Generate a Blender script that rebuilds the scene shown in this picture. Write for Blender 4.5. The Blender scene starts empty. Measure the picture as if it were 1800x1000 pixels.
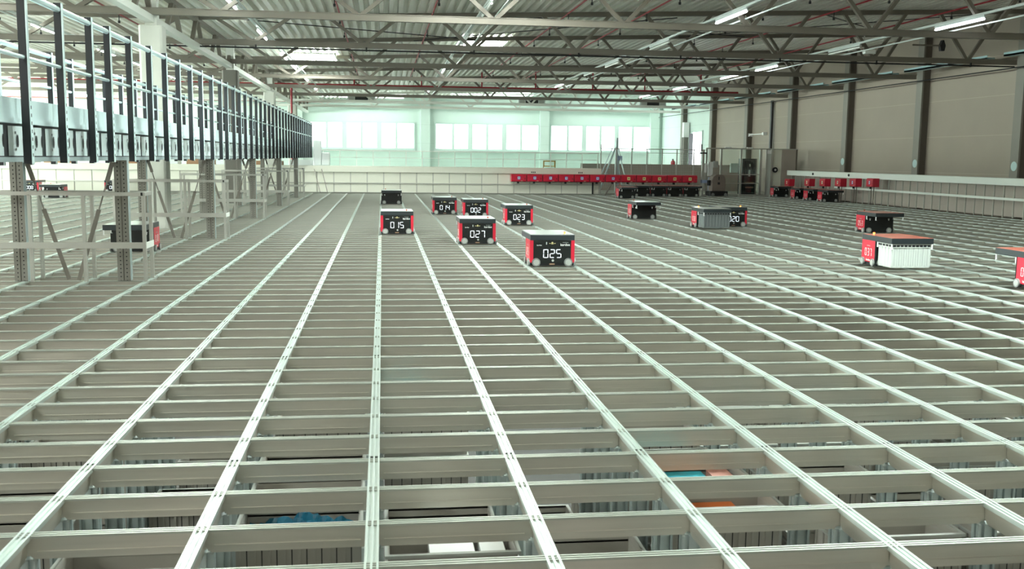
import bpy, bmesh, math, random
from mathutils import Vector, Matrix

random.seed(7)
sc = bpy.context.scene
col = sc.collection
PI = math.pi
A, B = 0.70, 0.44513          # grid pitch across and along the hall

# ------------------------------------------------------------------ materials
def mat(name, rgb, rough=0.5, metal=0.0, emit=None, estr=0.0, noise=0.0, nscale=6.0, spec=None, coat=0.0, stretch=None):
    m = bpy.data.materials.new(name)
    m.use_nodes = True
    nt = m.node_tree
    bs = nt.nodes['Principled BSDF']
    bs.inputs['Base Color'].default_value = (*rgb, 1)
    bs.inputs['Roughness'].default_value = rough
    bs.inputs['Metallic'].default_value = metal
    if spec is not None:
        bs.inputs['Specular IOR Level'].default_value = spec
    if coat:
        bs.inputs['Coat Weight'].default_value = coat
        bs.inputs['Coat Roughness'].default_value = 0.12
    if emit:
        bs.inputs['Emission Color'].default_value = (*emit, 1)
        bs.inputs['Emission Strength'].default_value = estr
    if noise:
        tc = nt.nodes.new('ShaderNodeTexCoord')
        mp = nt.nodes.new('ShaderNodeMapping')
        if stretch:
            mp.inputs['Scale'].default_value = stretch
        nz = nt.nodes.new('ShaderNodeTexNoise')
        nz.inputs['Scale'].default_value = nscale
        nz.inputs['Detail'].default_value = 4
        mx = nt.nodes.new('ShaderNodeMix'); mx.data_type = 'RGBA'
        lo = tuple(c * (1 - noise) for c in rgb); hi = tuple(min(1, c * (1 + noise)) for c in rgb)
        mx.inputs['A'].default_value = (*lo, 1); mx.inputs['B'].default_value = (*hi, 1)
        nt.links.new(tc.outputs['Object'], mp.inputs['Vector'])
        nt.links.new(mp.outputs['Vector'], nz.inputs['Vector'])
        nt.links.new(nz.outputs['Fac'], mx.inputs['Factor'])
        nt.links.new(mx.outputs['Result'], bs.inputs['Base Color'])
    return m

M = {}
M['alu'] = mat('brushed_aluminium', (.66, .64, .57), .36, .68, noise=.14, nscale=2.2, stretch=(.5, .5, 14))  # warm tint puts the shaded look of the webs into the colour
M['alu_cross'] = mat('cross_track_aluminium', (.47, .50, .45), .40, .6, noise=.06, nscale=3)  # darker copy stands for the weaker reflection off cross beam tops
M['alu_track'] = mat('track_aluminium', (.70, .78, .74), .30, .6, noise=.05, nscale=3)  # teal tint puts the daylight on the rail tops into the colour
M['alu_dull'] = mat('dull_aluminium', (.50, .50, .45), .45, .6, noise=.10, nscale=3)
M['alu_post'] = mat('upright_aluminium', (.52, .60, .60), .42, .5, noise=.12, nscale=5)
M['screw'] = mat('dark_screw', (.22, .24, .23), .5, .6)
M['galv'] = mat('galvanised_steel', (.55, .66, .68), .38, .65, noise=.10, nscale=4)
M['galv_bright'] = mat('bright_galvanised', (.78, .95, 1.0), .28, .45, noise=.06, nscale=3)  # galvanised steel with cyan daylight put into its base colour
M['cassette'] = mat('cassette_steel', (.84, .97, 1.0), .34, .3, noise=.05, nscale=3)  # cyan daylight on the panels is lightened into this colour
M['black_steel'] = mat('black_steel', (.012, .016, .02), .45, .0)
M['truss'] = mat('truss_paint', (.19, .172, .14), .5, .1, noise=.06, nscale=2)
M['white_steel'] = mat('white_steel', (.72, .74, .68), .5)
M['deck'] = mat('roof_deck', (.93, .92, .83), .4, .0, noise=.10, nscale=1.2)
M['wall'] = None
M['cream'] = mat('cream_panel', (.72, .72, .62), .45, noise=.03, nscale=1)
M['white'] = mat('white_rail', (.80, .84, .78), .4)
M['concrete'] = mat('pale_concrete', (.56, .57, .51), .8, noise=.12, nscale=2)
M['concrete_dark'] = mat('grey_concrete', (.20, .19, .165), .8, noise=.12, nscale=2)  # on the column this is shade put into pale concrete; plain grey on the duct
M['beige_col'] = mat('grey_brown_column', (.13, .112, .09), .7, noise=.10, nscale=2)
M['flange'] = mat('column_flange', (.24, .23, .20), .6, noise=.10, nscale=2)
M['floor'] = mat('dark_floor', (.10, .10, .095), .7, noise=.2, nscale=1)
M['red'] = mat('robot_red', (.62, .012, .04), .32, coat=.4)
M['port_red'] = mat('port_red', (.58, .008, .035), .30, coat=.4)
M['pipe_red'] = mat('pipe_red', (.30, .010, .020), .45)
M['body_black'] = mat('robot_black', (.008, .009, .010), .35)
M['panel_black'] = mat('panel_black', (.010, .012, .012), .22)
M['lid'] = mat('slate_lid', (.020, .028, .031), .38, coat=.25)
M['lid_top'] = mat('pale_lid_top', (.42, .43, .40), .30, coat=.5)
M['lid_top_red'] = mat('salmon_lid_top', (.60, .17, .12), .30, coat=.5)
M['wheel'] = mat('wheel_grey', (.24, .25, .24), .45, .2)
M['hub'] = mat('wheel_hub', (.48, .50, .47), .35, .3)
M['tyre'] = mat('dark_tyre', (.03, .03, .03), .7)
M['led'] = mat('white_display', (.9, .95, 1), .4, emit=(.85, .95, 1), estr=.75)
M['print_white'] = mat('white_print', (.85, .88, .86), .5)
M['print_grey'] = mat('grey_print', (.35, .38, .37), .5)
M['print_amber'] = mat('amber_icon', (.75, .66, .30), .5)
M['beacon'] = mat('beacon_glow', (.9, .25, .05), .3, emit=(1, .30, .05), estr=2.2)
M['beacon_off'] = mat('beacon_unlit', (.45, .10, .03), .3)
M['beacon_red'] = mat('beacon_cap', (.6, .02, .02), .3)
M['brown'] = mat('brown_plate', (.32, .20, .13), .5)
M['groove'] = mat('bin_groove', (.30, .33, .32), .6)
M['bin_white'] = mat('white_bin', (.58, .62, .58), .45)
M['bin_grey'] = mat('grey_bin', (.16, .18, .18), .5)
M['bin_store'] = mat('grey_store_bin', (.42, .40, .36), .55, noise=.08, nscale=3)
M['bin_rim'] = mat('bin_rim', (.44, .46, .43), .45)
M['dark'] = mat('dark_gap', (.006, .007, .009), .6)
M['cyan'] = mat('cyan_carton', (.05, .50, .62), .35)
M['orange'] = mat('orange_carton', (.80, .20, .05), .4)
M['bluebag'] = mat('blue_film', (.02, .16, .26), .2, noise=.5, nscale=30)
M['paper'] = mat('white_carton', (.85, .86, .84), .5)
M['pinkbox'] = mat('pink_carton', (.65, .30, .24), .5)
M['sticker_blue'] = mat('sticker_blue', (.04, .12, .55), .4)
M['sticker_yellow'] = mat('sticker_yellow', (.80, .72, .30), .4)
M['sticker_white'] = mat('sticker_white', (.85, .88, .9), .4)
M['sticker_ink'] = mat('sticker_ink', (.03, .06, .12), .5)
M['round_sign'] = mat('round_sign', (.50, .66, .66), .35)
M['yellow'] = mat('orange_frame', (.75, .36, .05), .5)
M['lamp_body'] = mat('lamp_body', (.62, .68, .66), .4, .2)
M['tube'] = mat('lamp_tube', (1, 1, 1), .4, emit=(.92, 1, .97), estr=14)
M['tube_dim'] = mat('lamp_tube_dim', (1, 1, 1), .4, emit=(.90, .95, 1), estr=5)
M['tube_off'] = mat('lamp_tube_off', (.85, .88, .84), .3)
M['win'] = mat('window_daylight', (.8, .9, .9), .2, emit=(.86, 1.0, .97), estr=1.8)
M['win_side'] = mat('side_window_daylight', (.8, .9, .9), .2, emit=(.88, 1.0, .94), estr=28.0)  # glow of the added side windows, lifts ceiling and side light
M['sky'] = mat('skylight_daylight', (.8, .9, .9), .3, emit=(.93, 1.0, .94), estr=19.0)
M['sky_bright'] = mat('clear_skylight_daylight', (.8, .9, .9), .3, emit=(.88, 1.0, .95), estr=27)
M['sky_far'] = mat('far_skylight_daylight', (.8, .9, .9), .3, emit=(.85, 1.0, .95), estr=2.4)  # glow of the roof panels added to brighten the end wall
M['doorlight'] = mat('doorway_daylight', (.8, .9, .9), .2, emit=(.92, .98, 1), estr=3.5)
M['frame_white'] = mat('window_frame', (.62, .74, .69), .5)
M['machine'] = mat('machine_taupe', (.20, .16, .135), .5)
M['cab_black'] = mat('cabinet_black', (.015, .017, .018), .4)
M['tray'] = mat('tray_teal', (.42, .62, .64), .4, .2)  # galvanised tray with the cyan light on it put into the colour
M['panel_grey'] = mat('grey_panel', (.42, .37, .32), .6)
M['cable'] = mat('black_cable', (.01, .011, .012), .6)
M['strap'] = mat('strap_steel', (.26, .24, .21), .5, .4)
M['frame_alu'] = mat('guard_aluminium', (.50, .50, .46), .38, .6)
M['cardboard'] = mat('cardboard', (.35, .20, .11), .7)
M['film'] = mat('stretch_film', (.72, .78, .76), .3)
M['navy'] = mat('blue_lift', (.34, .42, .60), .5)

def glass_mat():
    m = bpy.data.materials.new('clear_glazing'); m.use_nodes = True
    nt = m.node_tree; nt.nodes.clear()
    o = nt.nodes.new('ShaderNodeOutputMaterial'); t = nt.nodes.new('ShaderNodeBsdfTransparent')
    g = nt.nodes.new('ShaderNodeBsdfGlossy'); g.inputs['Roughness'].default_value = .08
    t.inputs['Color'].default_value = (.93, .98, .96, 1)
    x = nt.nodes.new('ShaderNodeMixShader'); x.inputs[0].default_value = .06
    nt.links.new(t.outputs[0], x.inputs[1]); nt.links.new(g.outputs[0], x.inputs[2]); nt.links.new(x.outputs[0], o.inputs[0])
    return m
M['glass'] = glass_mat()

def seam_wall(name, rgb, seam, zs):
    """wall panels with thin horizontal seams"""
    m = bpy.data.materials.new(name); m.use_nodes = True
    nt = m.node_tree; bs = nt.nodes['Principled BSDF']; bs.inputs['Roughness'].default_value = .6
    tc = nt.nodes.new('ShaderNodeTexCoord'); sp = nt.nodes.new('ShaderNodeSeparateXYZ')
    nt.links.new(tc.outputs['Object'], sp.inputs[0])
    md = nt.nodes.new('ShaderNodeMath'); md.operation = 'PINGPONG'; md.inputs[1].default_value = zs / 2
    nt.links.new(sp.outputs['Z'], md.inputs[0])
    lt = nt.nodes.new('ShaderNodeMath'); lt.operation = 'LESS_THAN'; lt.inputs[1].default_value = .011
    nt.links.new(md.outputs[0], lt.inputs[0])
    nz = nt.nodes.new('ShaderNodeTexNoise'); nz.inputs['Scale'].default_value = .8; nz.inputs['Detail'].default_value = 5
    nt.links.new(tc.outputs['Object'], nz.inputs['Vector'])
    m1 = nt.nodes.new('ShaderNodeMix'); m1.data_type = 'RGBA'
    m1.inputs['A'].default_value = (*[c * .92 for c in rgb], 1); m1.inputs['B'].default_value = (*[c * 1.07 for c in rgb], 1)
    nt.links.new(nz.outputs['Fac'], m1.inputs['Factor'])
    m2 = nt.nodes.new('ShaderNodeMix'); m2.data_type = 'RGBA'
    nt.links.new(lt.outputs[0], m2.inputs['Factor']); nt.links.new(m1.outputs['Result'], m2.inputs['A'])
    m2.inputs['B'].default_value = (*[c * seam for c in rgb], 1)
    nt.links.new(m2.outputs['Result'], bs.inputs['Base Color'])
    return m
M['wall'] = seam_wall('beige_wall_panels', (.345, .295, .24), 1.2, 1.2)
M['wall_back'] = seam_wall('white_wall_panels', (.66, .78, .72), .85, 1.2)  # white panels with teal daylight haze tinted into the base colour

def perforated(name, rgb, hole, pz, half, metal=.5):
    """two columns of round punched holes down each face"""
    m = bpy.data.materials.new(name); m.use_nodes = True
    nt = m.node_tree; bs = nt.nodes['Principled BSDF']
    bs.inputs['Roughness'].default_value = .5; bs.inputs['Metallic'].default_value = metal
    tc = nt.nodes.new('ShaderNodeTexCoord'); sp = nt.nodes.new('ShaderNodeSeparateXYZ')
    nt.links.new(tc.outputs['Object'], sp.inputs[0])
    def math_(op, a, bv):
        n = nt.nodes.new('ShaderNodeMath'); n.operation = op
        nt.links.new(a, n.inputs[0])
        if hasattr(bv, 'links'): nt.links.new(bv, n.inputs[1])
        else: n.inputs[1].default_value = bv
        return n.outputs[0]
    zz = math_('SUBTRACT', math_('PINGPONG', sp.outputs['Z'], pz / 2), pz / 4)
    ax = nt.nodes.new('ShaderNodeMath'); ax.operation = 'ABSOLUTE'; nt.links.new(sp.outputs['X'], ax.inputs[0])
    xx = math_('SUBTRACT', ax.outputs[0], half)
    zz = math_('PINGPONG', sp.outputs['Z'], pz / 2)
    d = math_('ADD', math_('MULTIPLY', xx, xx), math_('MULTIPLY', zz, zz))
    lt = math_('LESS_THAN', d, hole * hole)
    mx = nt.nodes.new('ShaderNodeMix'); mx.data_type = 'RGBA'
    mx.inputs['A'].default_value = (*rgb, 1); mx.inputs['B'].default_value = (.01, .01, .01, 1)
    nt.links.new(lt, mx.inputs['Factor']); nt.links.new(mx.outputs['Result'], bs.inputs['Base Color'])
    return m
M['perf'] = perforated('perforated_upright_steel', (.26, .25, .22), .008, .049, .036, .35)

# ------------------------------------------------------------------ mesh builder
class MB:
    def __init__(s): s.v = []; s.f = []; s.m = []; s.cur = 0
    def mat(s, i): s.cur = i; return s
    def add(s, vs, fs):
        n = len(s.v); s.v += [tuple(v) for v in vs]
        for f in fs: s.f.append([n + i for i in f]); s.m.append(s.cur)
        return s
    def box(s, x0, y0, z0, x1, y1, z1):
        if x0 > x1: x0, x1 = x1, x0
        if y0 > y1: y0, y1 = y1, y0
        if z0 > z1: z0, z1 = z1, z0
        return s.add([(x0, y0, z0), (x1, y0, z0), (x1, y1, z0), (x0, y1, z0), (x0, y0, z1), (x1, y0, z1), (x1, y1, z1), (x0, y1, z1)],
                     [(0, 3, 2, 1), (4, 5, 6, 7), (0, 1, 5, 4), (1, 2, 6, 5), (2, 3, 7, 6), (3, 0, 4, 7)])
    def prism(s, pts, axis, a, b):
        """polygon extruded along an axis; pts are the other two coordinates (in x,y,z order), CCW seen from +axis"""
        def P(u, v, w): return {'x': (w, u, v), 'y': (u, w, v), 'z': (u, v, w)}[axis]
        n = len(pts)
        vs = [P(u, v, a) for u, v in pts] + [P(u, v, b) for u, v in pts]
        fs = [tuple(range(n - 1, -1, -1)), tuple(range(n, 2 * n))] + [(i, (i + 1) % n, n + (i + 1) % n, n + i) for i in range(n)]
        if axis == 'y': fs = [tuple(reversed(f)) for f in fs]
        return s.add(vs, fs)
    def bar(s, p, q, w, h, up=(0, 0, 1)):
        p, q = Vector(p), Vector(q); d = (q - p).normalized(); up = Vector(up)
        r = d.cross(up)
        if r.length < 1e-5: r = d.cross(Vector((1, 0, 0)))
        r.normalize(); u = r.cross(d)
        c = [(-w / 2, -h / 2), (w / 2, -h / 2), (w / 2, h / 2), (-w / 2, h / 2)]
        vs = [p + r * a + u * b_ for a, b_ in c] + [q + r * a + u * b_ for a, b_ in c]
        return s.add(vs, [(0, 1, 2, 3), (7, 6, 5, 4), (0, 4, 5, 1), (1, 5, 6, 2), (2, 6, 7, 3), (3, 7, 4, 0)])
    def tube(s, p, q, r, n=10, r2=None):
        p, q = Vector(p), Vector(q); d = (q - p).normalized()
        t = Vector((0, 0, 1)) if abs(d.z) < .9 else Vector((1, 0, 0))
        a = d.cross(t).normalized(); b_ = d.cross(a); r2 = r if r2 is None else r2
        ring = [(math.cos(2 * PI * i / n), math.sin(2 * PI * i / n)) for i in range(n)]
        vs = [p + (a * c + b_ * e) * r for c, e in ring] + [q + (a * c + b_ * e) * r2 for c, e in ring]
        return s.add(vs, [tuple(range(n)), tuple(range(2 * n - 1, n - 1, -1))] + [(i, n + i, n + (i + 1) % n, (i + 1) % n) for i in range(n)])
    def quad(s, a, b_, c, d): return s.add([a, b_, c, d], [(0, 1, 2, 3)])
    def build(s, name, mats, parent=None, bevel=0, smooth=False):
        me = bpy.data.meshes.new(name)
        me.from_pydata(s.v, [], s.f)
        if not isinstance(mats, (list, tuple)): mats = [mats]
        for m in mats: me.materials.append(m)
        if len(mats) > 1: me.polygons.foreach_set('material_index', s.m)
        me.update()
        bm = bmesh.new(); bm.from_mesh(me); bmesh.ops.recalc_face_normals(bm, faces=bm.faces)
        if bevel:
            bmesh.ops.bevel(bm, geom=[e for e in bm.edges if len(e.link_faces) == 2 and e.calc_face_angle(0) > .5], offset=bevel, segments=2, affect='EDGES', profile=.5)
        bm.to_mesh(me); bm.free()
        if smooth: me.polygons.foreach_set('use_smooth', [True] * len(me.polygons))
        o = bpy.data.objects.new(name, me); col.objects.link(o)
        if parent: o.parent = parent
        return o

def tag(o, label=None, cat=None, group=None, kind=None):
    if label: o['label'] = label
    if cat: o['category'] = cat
    if group: o['group'] = group
    if kind: o['kind'] = kind
    return o
def empty(name, loc, rz=0, label=None, cat=None, group=None):
    o = bpy.data.objects.new(name, None); col.objects.link(o)
    o.empty_display_size = .1
    o.location = loc; o.rotation_euler = (0, 0, rz)
    return tag(o, label, cat, group)
def kids(o): return [c for c in bpy.data.objects if c.parent == o]
CH = {}
def copy_tree(o, parent=None, skip=()):
    c = o.copy(); col.objects.link(c); c.parent = parent
    for ch in list(o.children):
        if not any(ch.name.startswith(k) for k in skip): copy_tree(ch, c, skip)
    return c
def txt(s, size, name, m, parent, loc, rot, align='CENTER'):
    cu = bpy.data.curves.new(name, 'FONT'); cu.body = s; cu.size = size; cu.align_x = align; cu.align_y = 'CENTER'
    cu.offset = size * .012; cu.extrude = .0004; cu.resolution_u = 2
    t = bpy.data.objects.new(name, cu)
    me = bpy.data.meshes.new_from_object(t)
    bpy.data.objects.remove(t)
    me.materials.clear(); me.materials.append(m)
    o = bpy.data.objects.new(name, me); col.objects.link(o); o.parent = parent
    o.location = loc; o.rotation_euler = rot
    return o
ORD = ['first', 'second', 'third', 'fourth', 'fifth', 'sixth', 'seventh', 'eighth', 'ninth', 'tenth', 'eleventh', 'twelfth', 'thirteenth', 'fourteenth']

# ------------------------------------------------------------------ the hall
X0, X1, Y0, Y1 = -28.0, 18.75, -9.0, 60.3
def roofz(x): return 5.28 + .036 * max(x, -4.7)
f = MB().box(X0, Y0, -2.45, X1, Y1 + .2, -2.35).build('floor', M['floor']); tag(f, 'dark concrete hall floor under the grid', 'floor', kind='structure')
f = MB().box(X0, 37.4, -2.35, X1, Y1, .02).build('floor_landing', M['concrete']); tag(f, 'raised concrete floor behind the storage grid', 'floor', kind='structure')
w = MB().box(X1, Y0, -2.4, X1 + .2, 49.2, 7).build('wall_right', M['wall']); tag(w, 'beige panelled side wall along the hall', 'wall', kind='structure')
w = MB().box(X1, 49.2, -2.4, X1 + .2, Y1, 7).build('wall_right_far', M['wall_back']); tag(w, 'pale end of the side wall beside the windows', 'wall', kind='structure')  # same wall continued; window light painted as a paler colour
w = MB().box(X0 - .2, Y0, -2.4, X0, Y1, 7).build('wall_left', M['wall_back']); tag(w, 'pale side wall beyond the walkway', 'wall', kind='structure')
w = MB().box(X0, Y1, -2.4, X1, Y1 + .2, 7).build('wall_back', M['wall_back']); tag(w, 'white end wall with three strip windows', 'wall', kind='structure')

w = MB().box(4.5, Y0 - .2, -2.4, X1, Y0, 7).build('wall_front', M['wall']); tag(w, 'beige wall behind the viewpoint', 'wall', kind='structure')  # partial wall added out of view to keep light off the right side

# corrugated roof deck
m = MB(); pitch = .25; x = X0; prof = []
while x < X1 + .2:
    z = roofz(x)
    prof += [(x, z), (x + .10, z), (x + .125, z + .13), (x + .225, z + .13)]
    x += pitch
for i in range(len(prof) - 1):
    (xa, za), (xb, zb) = prof[i], prof[i + 1]
    m.quad((xa, Y0, za), (xb, Y0, zb), (xb, Y1, zb), (xa, Y1, za))
c = m.build('ceiling', M['deck']); tag(c, 'pale corrugated metal roof deck', 'ceiling', kind='structure')

# skylights
sky_spots = []
for X, Y in ((3.38, 28.7), (-2.45, 32.4)): sky_spots.append((X, Y, .80, 1.15))
near = [(5.4, 3.4, 2.0, 1.1), (-3.2, 9.5, 1.2, 1.3), (2.2, 13, 1.2, 1.3), (-9.5, 15, 1.2, 1.3), (-8.5, 4, 1.1, 1.2), (-4.8, -2.5, .8, .9)]  # roof panels out of view, put in to light the near grid
far = [(-14, 21, 1.2, 1.3), (-19.5, 30, 1.2, 1.3), (-22, 41, 1.2, 1.3), (-24, 52, 1.2, 1.3)] + [(X, 58.2, 2.6, .9) for X in (-1.2, 7, 14.6)]  # added panels that brighten the left side and the end wall
for i, (X, Y, hx, hy) in enumerate(sky_spots + near + far):
    z = roofz(X) - .03
    e = empty('skylight', (X, Y, z), 0, None, 'skylight')
    r = MB().box(-hx - .05, -hy - .05, -.03, hx + .05, -hy, .03).box(-hx - .05, hy, -.03, hx + .05, hy + .05, .03)
    r.box(-hx - .05, -hy, -.03, -hx, hy, .03).box(hx, -hy, -.03, hx + .05, hy, .03)
    r.build('curb_frame', M['white_steel'], e)
    MB().box(-hx, -hy, -.012, hx, hy, .0).build('pane', M['sky_far'] if Y > 57 else (M['sky_bright'] if Y == 3.4 else M['sky']), e)
    e['label'] = ('bright roof skylight left of the middle, behind the third truss' if i == 1 else 'bright roof skylight over the middle of the grid') if i < 2 else 'bright daylight panel in the corrugated roof out of direct view'
    if i >= 2: e['group'] = 'further roof skylights'

for i, (ya_, yb_) in enumerate(((6, 20), (24, 38), (42, 56))):  # unseen windows added to throw light in from the left
    e = empty('window_%d' % (i + 4), (X0 + .02, 0, 0), 0, 'unseen strip window added for side light in the wall beyond the walkway', 'window', 'added side wall windows'); e['kind'] = 'structure'
    fr = MB().box(0, ya_ - .1, 1.5, .06, yb_ + .1, 1.6).box(0, ya_ - .1, 3.8, .06, yb_ + .1, 3.9).box(0, ya_ - .1, 1.6, .06, ya_, 3.8).box(0, yb_, 1.6, .06, yb_ + .1, 3.8)
    fr.build('window_frame', M['frame_white'], e)
    MB().box(.01, ya_, 1.6, .03, yb_, 3.8).build('window_pane', M['win_side'], e)

# roof trusses
TY = [15.9 + 5.5 * k for k in range(8)]
NB = [-.41 + 2.85 * k for k in range(-9, 7)]
for k, Y in enumerate(TY):
    e = empty('roof_truss', (0, Y, 0), 0, 'grey lattice roof truss spanning the hall, %s one back from the front' % ORD[k], 'truss', 'roof trusses')
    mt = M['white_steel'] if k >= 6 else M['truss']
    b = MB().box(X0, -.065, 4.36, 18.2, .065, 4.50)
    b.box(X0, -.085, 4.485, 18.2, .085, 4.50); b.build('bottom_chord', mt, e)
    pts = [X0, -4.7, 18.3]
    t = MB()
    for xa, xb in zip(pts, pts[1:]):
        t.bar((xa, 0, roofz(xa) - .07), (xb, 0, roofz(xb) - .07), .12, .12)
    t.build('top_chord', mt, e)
    for xn in NB:
        for s in (-1, 1):
            xt = xn + s * .92
            if xt > 18.2: continue
            MB().bar((xn + s * .03, 0, 4.47), (xt, 0, roofz(xt) - .10), .095, .085).build('diagonal_brace', mt, e)

# lattice girder along the column row
e = empty('column_girder', (-4.7, 0, 0), 0, 'white lattice girder running lengthwise over the concrete columns', 'girder')
MB().box(-.09, 2, 4.22, .09, 60, 4.36).build('bottom_chord', M['white_steel'], e)
MB().box(-.07, 2, 4.93, .07, 60, 5.03).build('top_chord', M['truss'], e)
for i in range(38):
    y = 4.2 + i * 1.5
    MB().bar((0, y, 4.34), (0, y + (.62 if i % 2 else -.62), 4.96), .10, .08).build('diagonal_brace', M['truss'], e)

# concrete columns
for k, (Y, nm) in enumerate(((16.15, 'whitest and tallest concrete column standing behind the walkway railing'), (27.05, 'shaded grey concrete column second along the walkway'), (38.1, 'slim concrete column third along the walkway'), (49.2, 'far concrete column behind the white barrier end'))):
    e = empty('concrete_column', (-4.68, Y, 0), 0, nm, 'column')
    zb = -.1 if Y < 37 else .02
    h = .235
    MB().prism([(-h + .04, -h), (h - .04, -h), (h, -h + .04), (h, h - .04), (h - .04, h), (-h + .04, h), (-h, h - .04), (-h, -h + .04)], 'z', zb, 4.16).build('shaft', M['concrete'] if k != 1 else M['concrete_dark'], e, bevel=.01)  # same concrete throughout; the second shaft has its shade painted in
    MB().box(-.12, -.12, 4.16, .12, .12, 5.05).build('steel_head', M['white_steel'], e)

# right wall columns
for k in range(8):
    Y = 15.95 + 5.55 * k
    e = empty('wall_column', (18.60, Y, 0), 0, 'grey brown column against the beige side wall, %s one back from the front' % ORD[k], 'column', 'side wall columns')
    MB().box(-.10, -.15, -.05, .15, .15, 5.85).build('column_core', M['beige_col'], e)
    MB().box(-.16, -.19, -.05, -.10, .19, 5.85).build('flange', M['flange'], e)
    if k in (1, 2, 3):
        d = MB().tube((-.16, -.02, 1.46 + .04 * (k - 1)), (-.17, -.02, 1.46 + .04 * (k - 1)), .14, 20)
        o = d.build('round_sign', M['round_sign'], e); o['label'] = 'round pale blue sign disc'

# back wall windows
WX = [(-4.6, 2.1), (3.55, 10.3), (11.2, 17.85)]
for i, (xa, xb) in enumerate(WX):
    e = empty('window_%d' % (i + 1), (0, Y1 - .02, 0), 0, 'bright strip window of six panes, %s along the white end wall' % ORD[i], 'window'); e['kind'] = 'structure'
    za, zb = 2.08, 3.66
    fr = MB().box(xa - .1, -.06, za - .1, xb + .1, .02, za).box(xa - .1, -.06, zb, xb + .1, .02, zb + .1).box(xa - .1, -.06, za, xa, .02, zb).box(xb, -.06, za, xb + .1, .02, zb)
    n = 6; wd = (xb - xa) / n
    for j in range(1, n):
        t = .15 if j % 2 == 0 else .075
        fr.box(xa + j * wd - t, -.06, za, xa + j * wd + t, .02, zb)
    o = fr.build('window_frame', M['frame_white'], e)
    for j in range(n):
        l = xa + j * wd + (.0 if j == 0 else (.15 if j % 2 == 0 else .075)); r = xa + (j + 1) * wd - (0 if j == n - 1 else (.075 if j % 2 == 0 else .15))
        MB().box(l, -.03, za, r, -.02, zb).build('window_pane', M['win'], e)
    MB().box(xa - .15, -.16, za - .14, xb + .15, -.01, za - .1).build('window_sill', M['frame_white'], e)
for i, xc in enumerate((-5.3, 2.85, 10.72, 18.2)):
    o = MB().box(xc - .30, Y1 - .28, 0, xc + .30, Y1, 5.9).build('trim_%d' % (i + 1), M['wall_back']); tag(o, 'pale pilaster between the end wall windows', 'pilaster', kind='structure')
o = MB().box(X0, Y1 - .35, 4.62, X1, Y1, 4.80).build('trim_5', M['wall_back']); tag(o, 'pale ledge above the end wall windows', 'ledge', kind='structure')
# dark plinth below the fence at the end wall
# open door in the far side wall
e = empty('door_1', (X1 - .02, 52.4, .02), 0, 'open doorway with daylight in the far side wall', 'door'); e['kind'] = 'structure'
MB().box(-.06, -1.0, 0, .02, -.9, 3.15).box(-.06, .9, 0, .02, 1.0, 3.15).box(-.06, -1.0, 3.15, .02, 1.0, 3.25).build('door_frame', M['frame_white'], e)
MB().box(-.02, -.9, 0, 0, .9, 3.15).build('door_daylight', M['doorlight'], e)
MB().box(-.26, .82, 0, -.02, .9, 3.1).build('door_leaf', M['cab_black'], e)
e = empty('fire_extinguisher', (18.5, 56.6, .9), 0, 'small red fire extinguisher on the far pale wall', 'extinguisher')
MB().tube((0, 0, 0), (0, 0, .5), .14, 12).tube((0, 0, .5), (0, 0, .6), .14, 12, .05).build('cylinder', M['pipe_red'], e)
MB().box(-.03, -.03, .6, .03, .15, .68).build('valve', M['cable'], e)
e = empty('downpipe', (18.5, 54.1, 0), 0, 'grey vertical duct by the far side wall corner', 'duct')
MB().box(-.14, -.14, .02, .14, .14, 2.9).build('duct_shaft', M['concrete_dark'], e)
MB().box(-.17, -.17, 2.9, .17, .17, 3.8).build('duct_hood', M['paper'], e)

# sprinkler pipes
e = empty('sprinkler_main', (0, 41.0, 4.70), 0, 'thick red sprinkler main running across under the trusses', 'pipe')
MB().tube((X0 + .1, 0, 0), (17.0, 0, .05), .05, 10).build('main_pipe', M['pipe_red'], e)
for xx in (-1.2, 1.86, 4.65, 7.17, 9.89, 12.4, 15.14):
    MB().tube((xx, 0, 0), (xx, 0, roofz(xx) - 4.71), .035, 8).build('drop_pipe', M['pipe_red'], e)
MB().tube((-4.02, -.0, .02), (-4.02, 0, -4.8), .05, 10).build('riser_pipe', M['pipe_red'], e)
o = MB().tube((X0, 52, 4.50), (15.2, 52, 4.58), .045, 8).tube((15.1, 52, 4.58), (15.1, 52, 5.1), .045, 8).build('sprinkler_pipe', M['pipe_red']); tag(o, 'thin red sprinkler pipe crossing just before the end wall', 'pipe')
for k, xx in enumerate((-9.2, -6.4, -1.0, 1.35, 4.9, 7.0, 10.2, 12.2, 15.6)):
    z = roofz(xx) - .16
    e = empty('sprinkler_branch', (xx, 0, z), 0, 'thin red sprinkler branch under the roof, %s from the left' % ORD[k], 'pipe', 'sprinkler branches')
    MB().tube((0, 14, 0), (0, 43, 0), .022, 6).build('branch_pipe', M['pipe_red'], e)
    for j in range(9):
        y = 17.5 + j * 3
        MB().tube((0, y, 0), (0, y, -.16), .012, 5).tube((0, y, -.16), (0, y, -.22), .03, 6).build('sprinkler_head', M['cable'], e)

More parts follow.
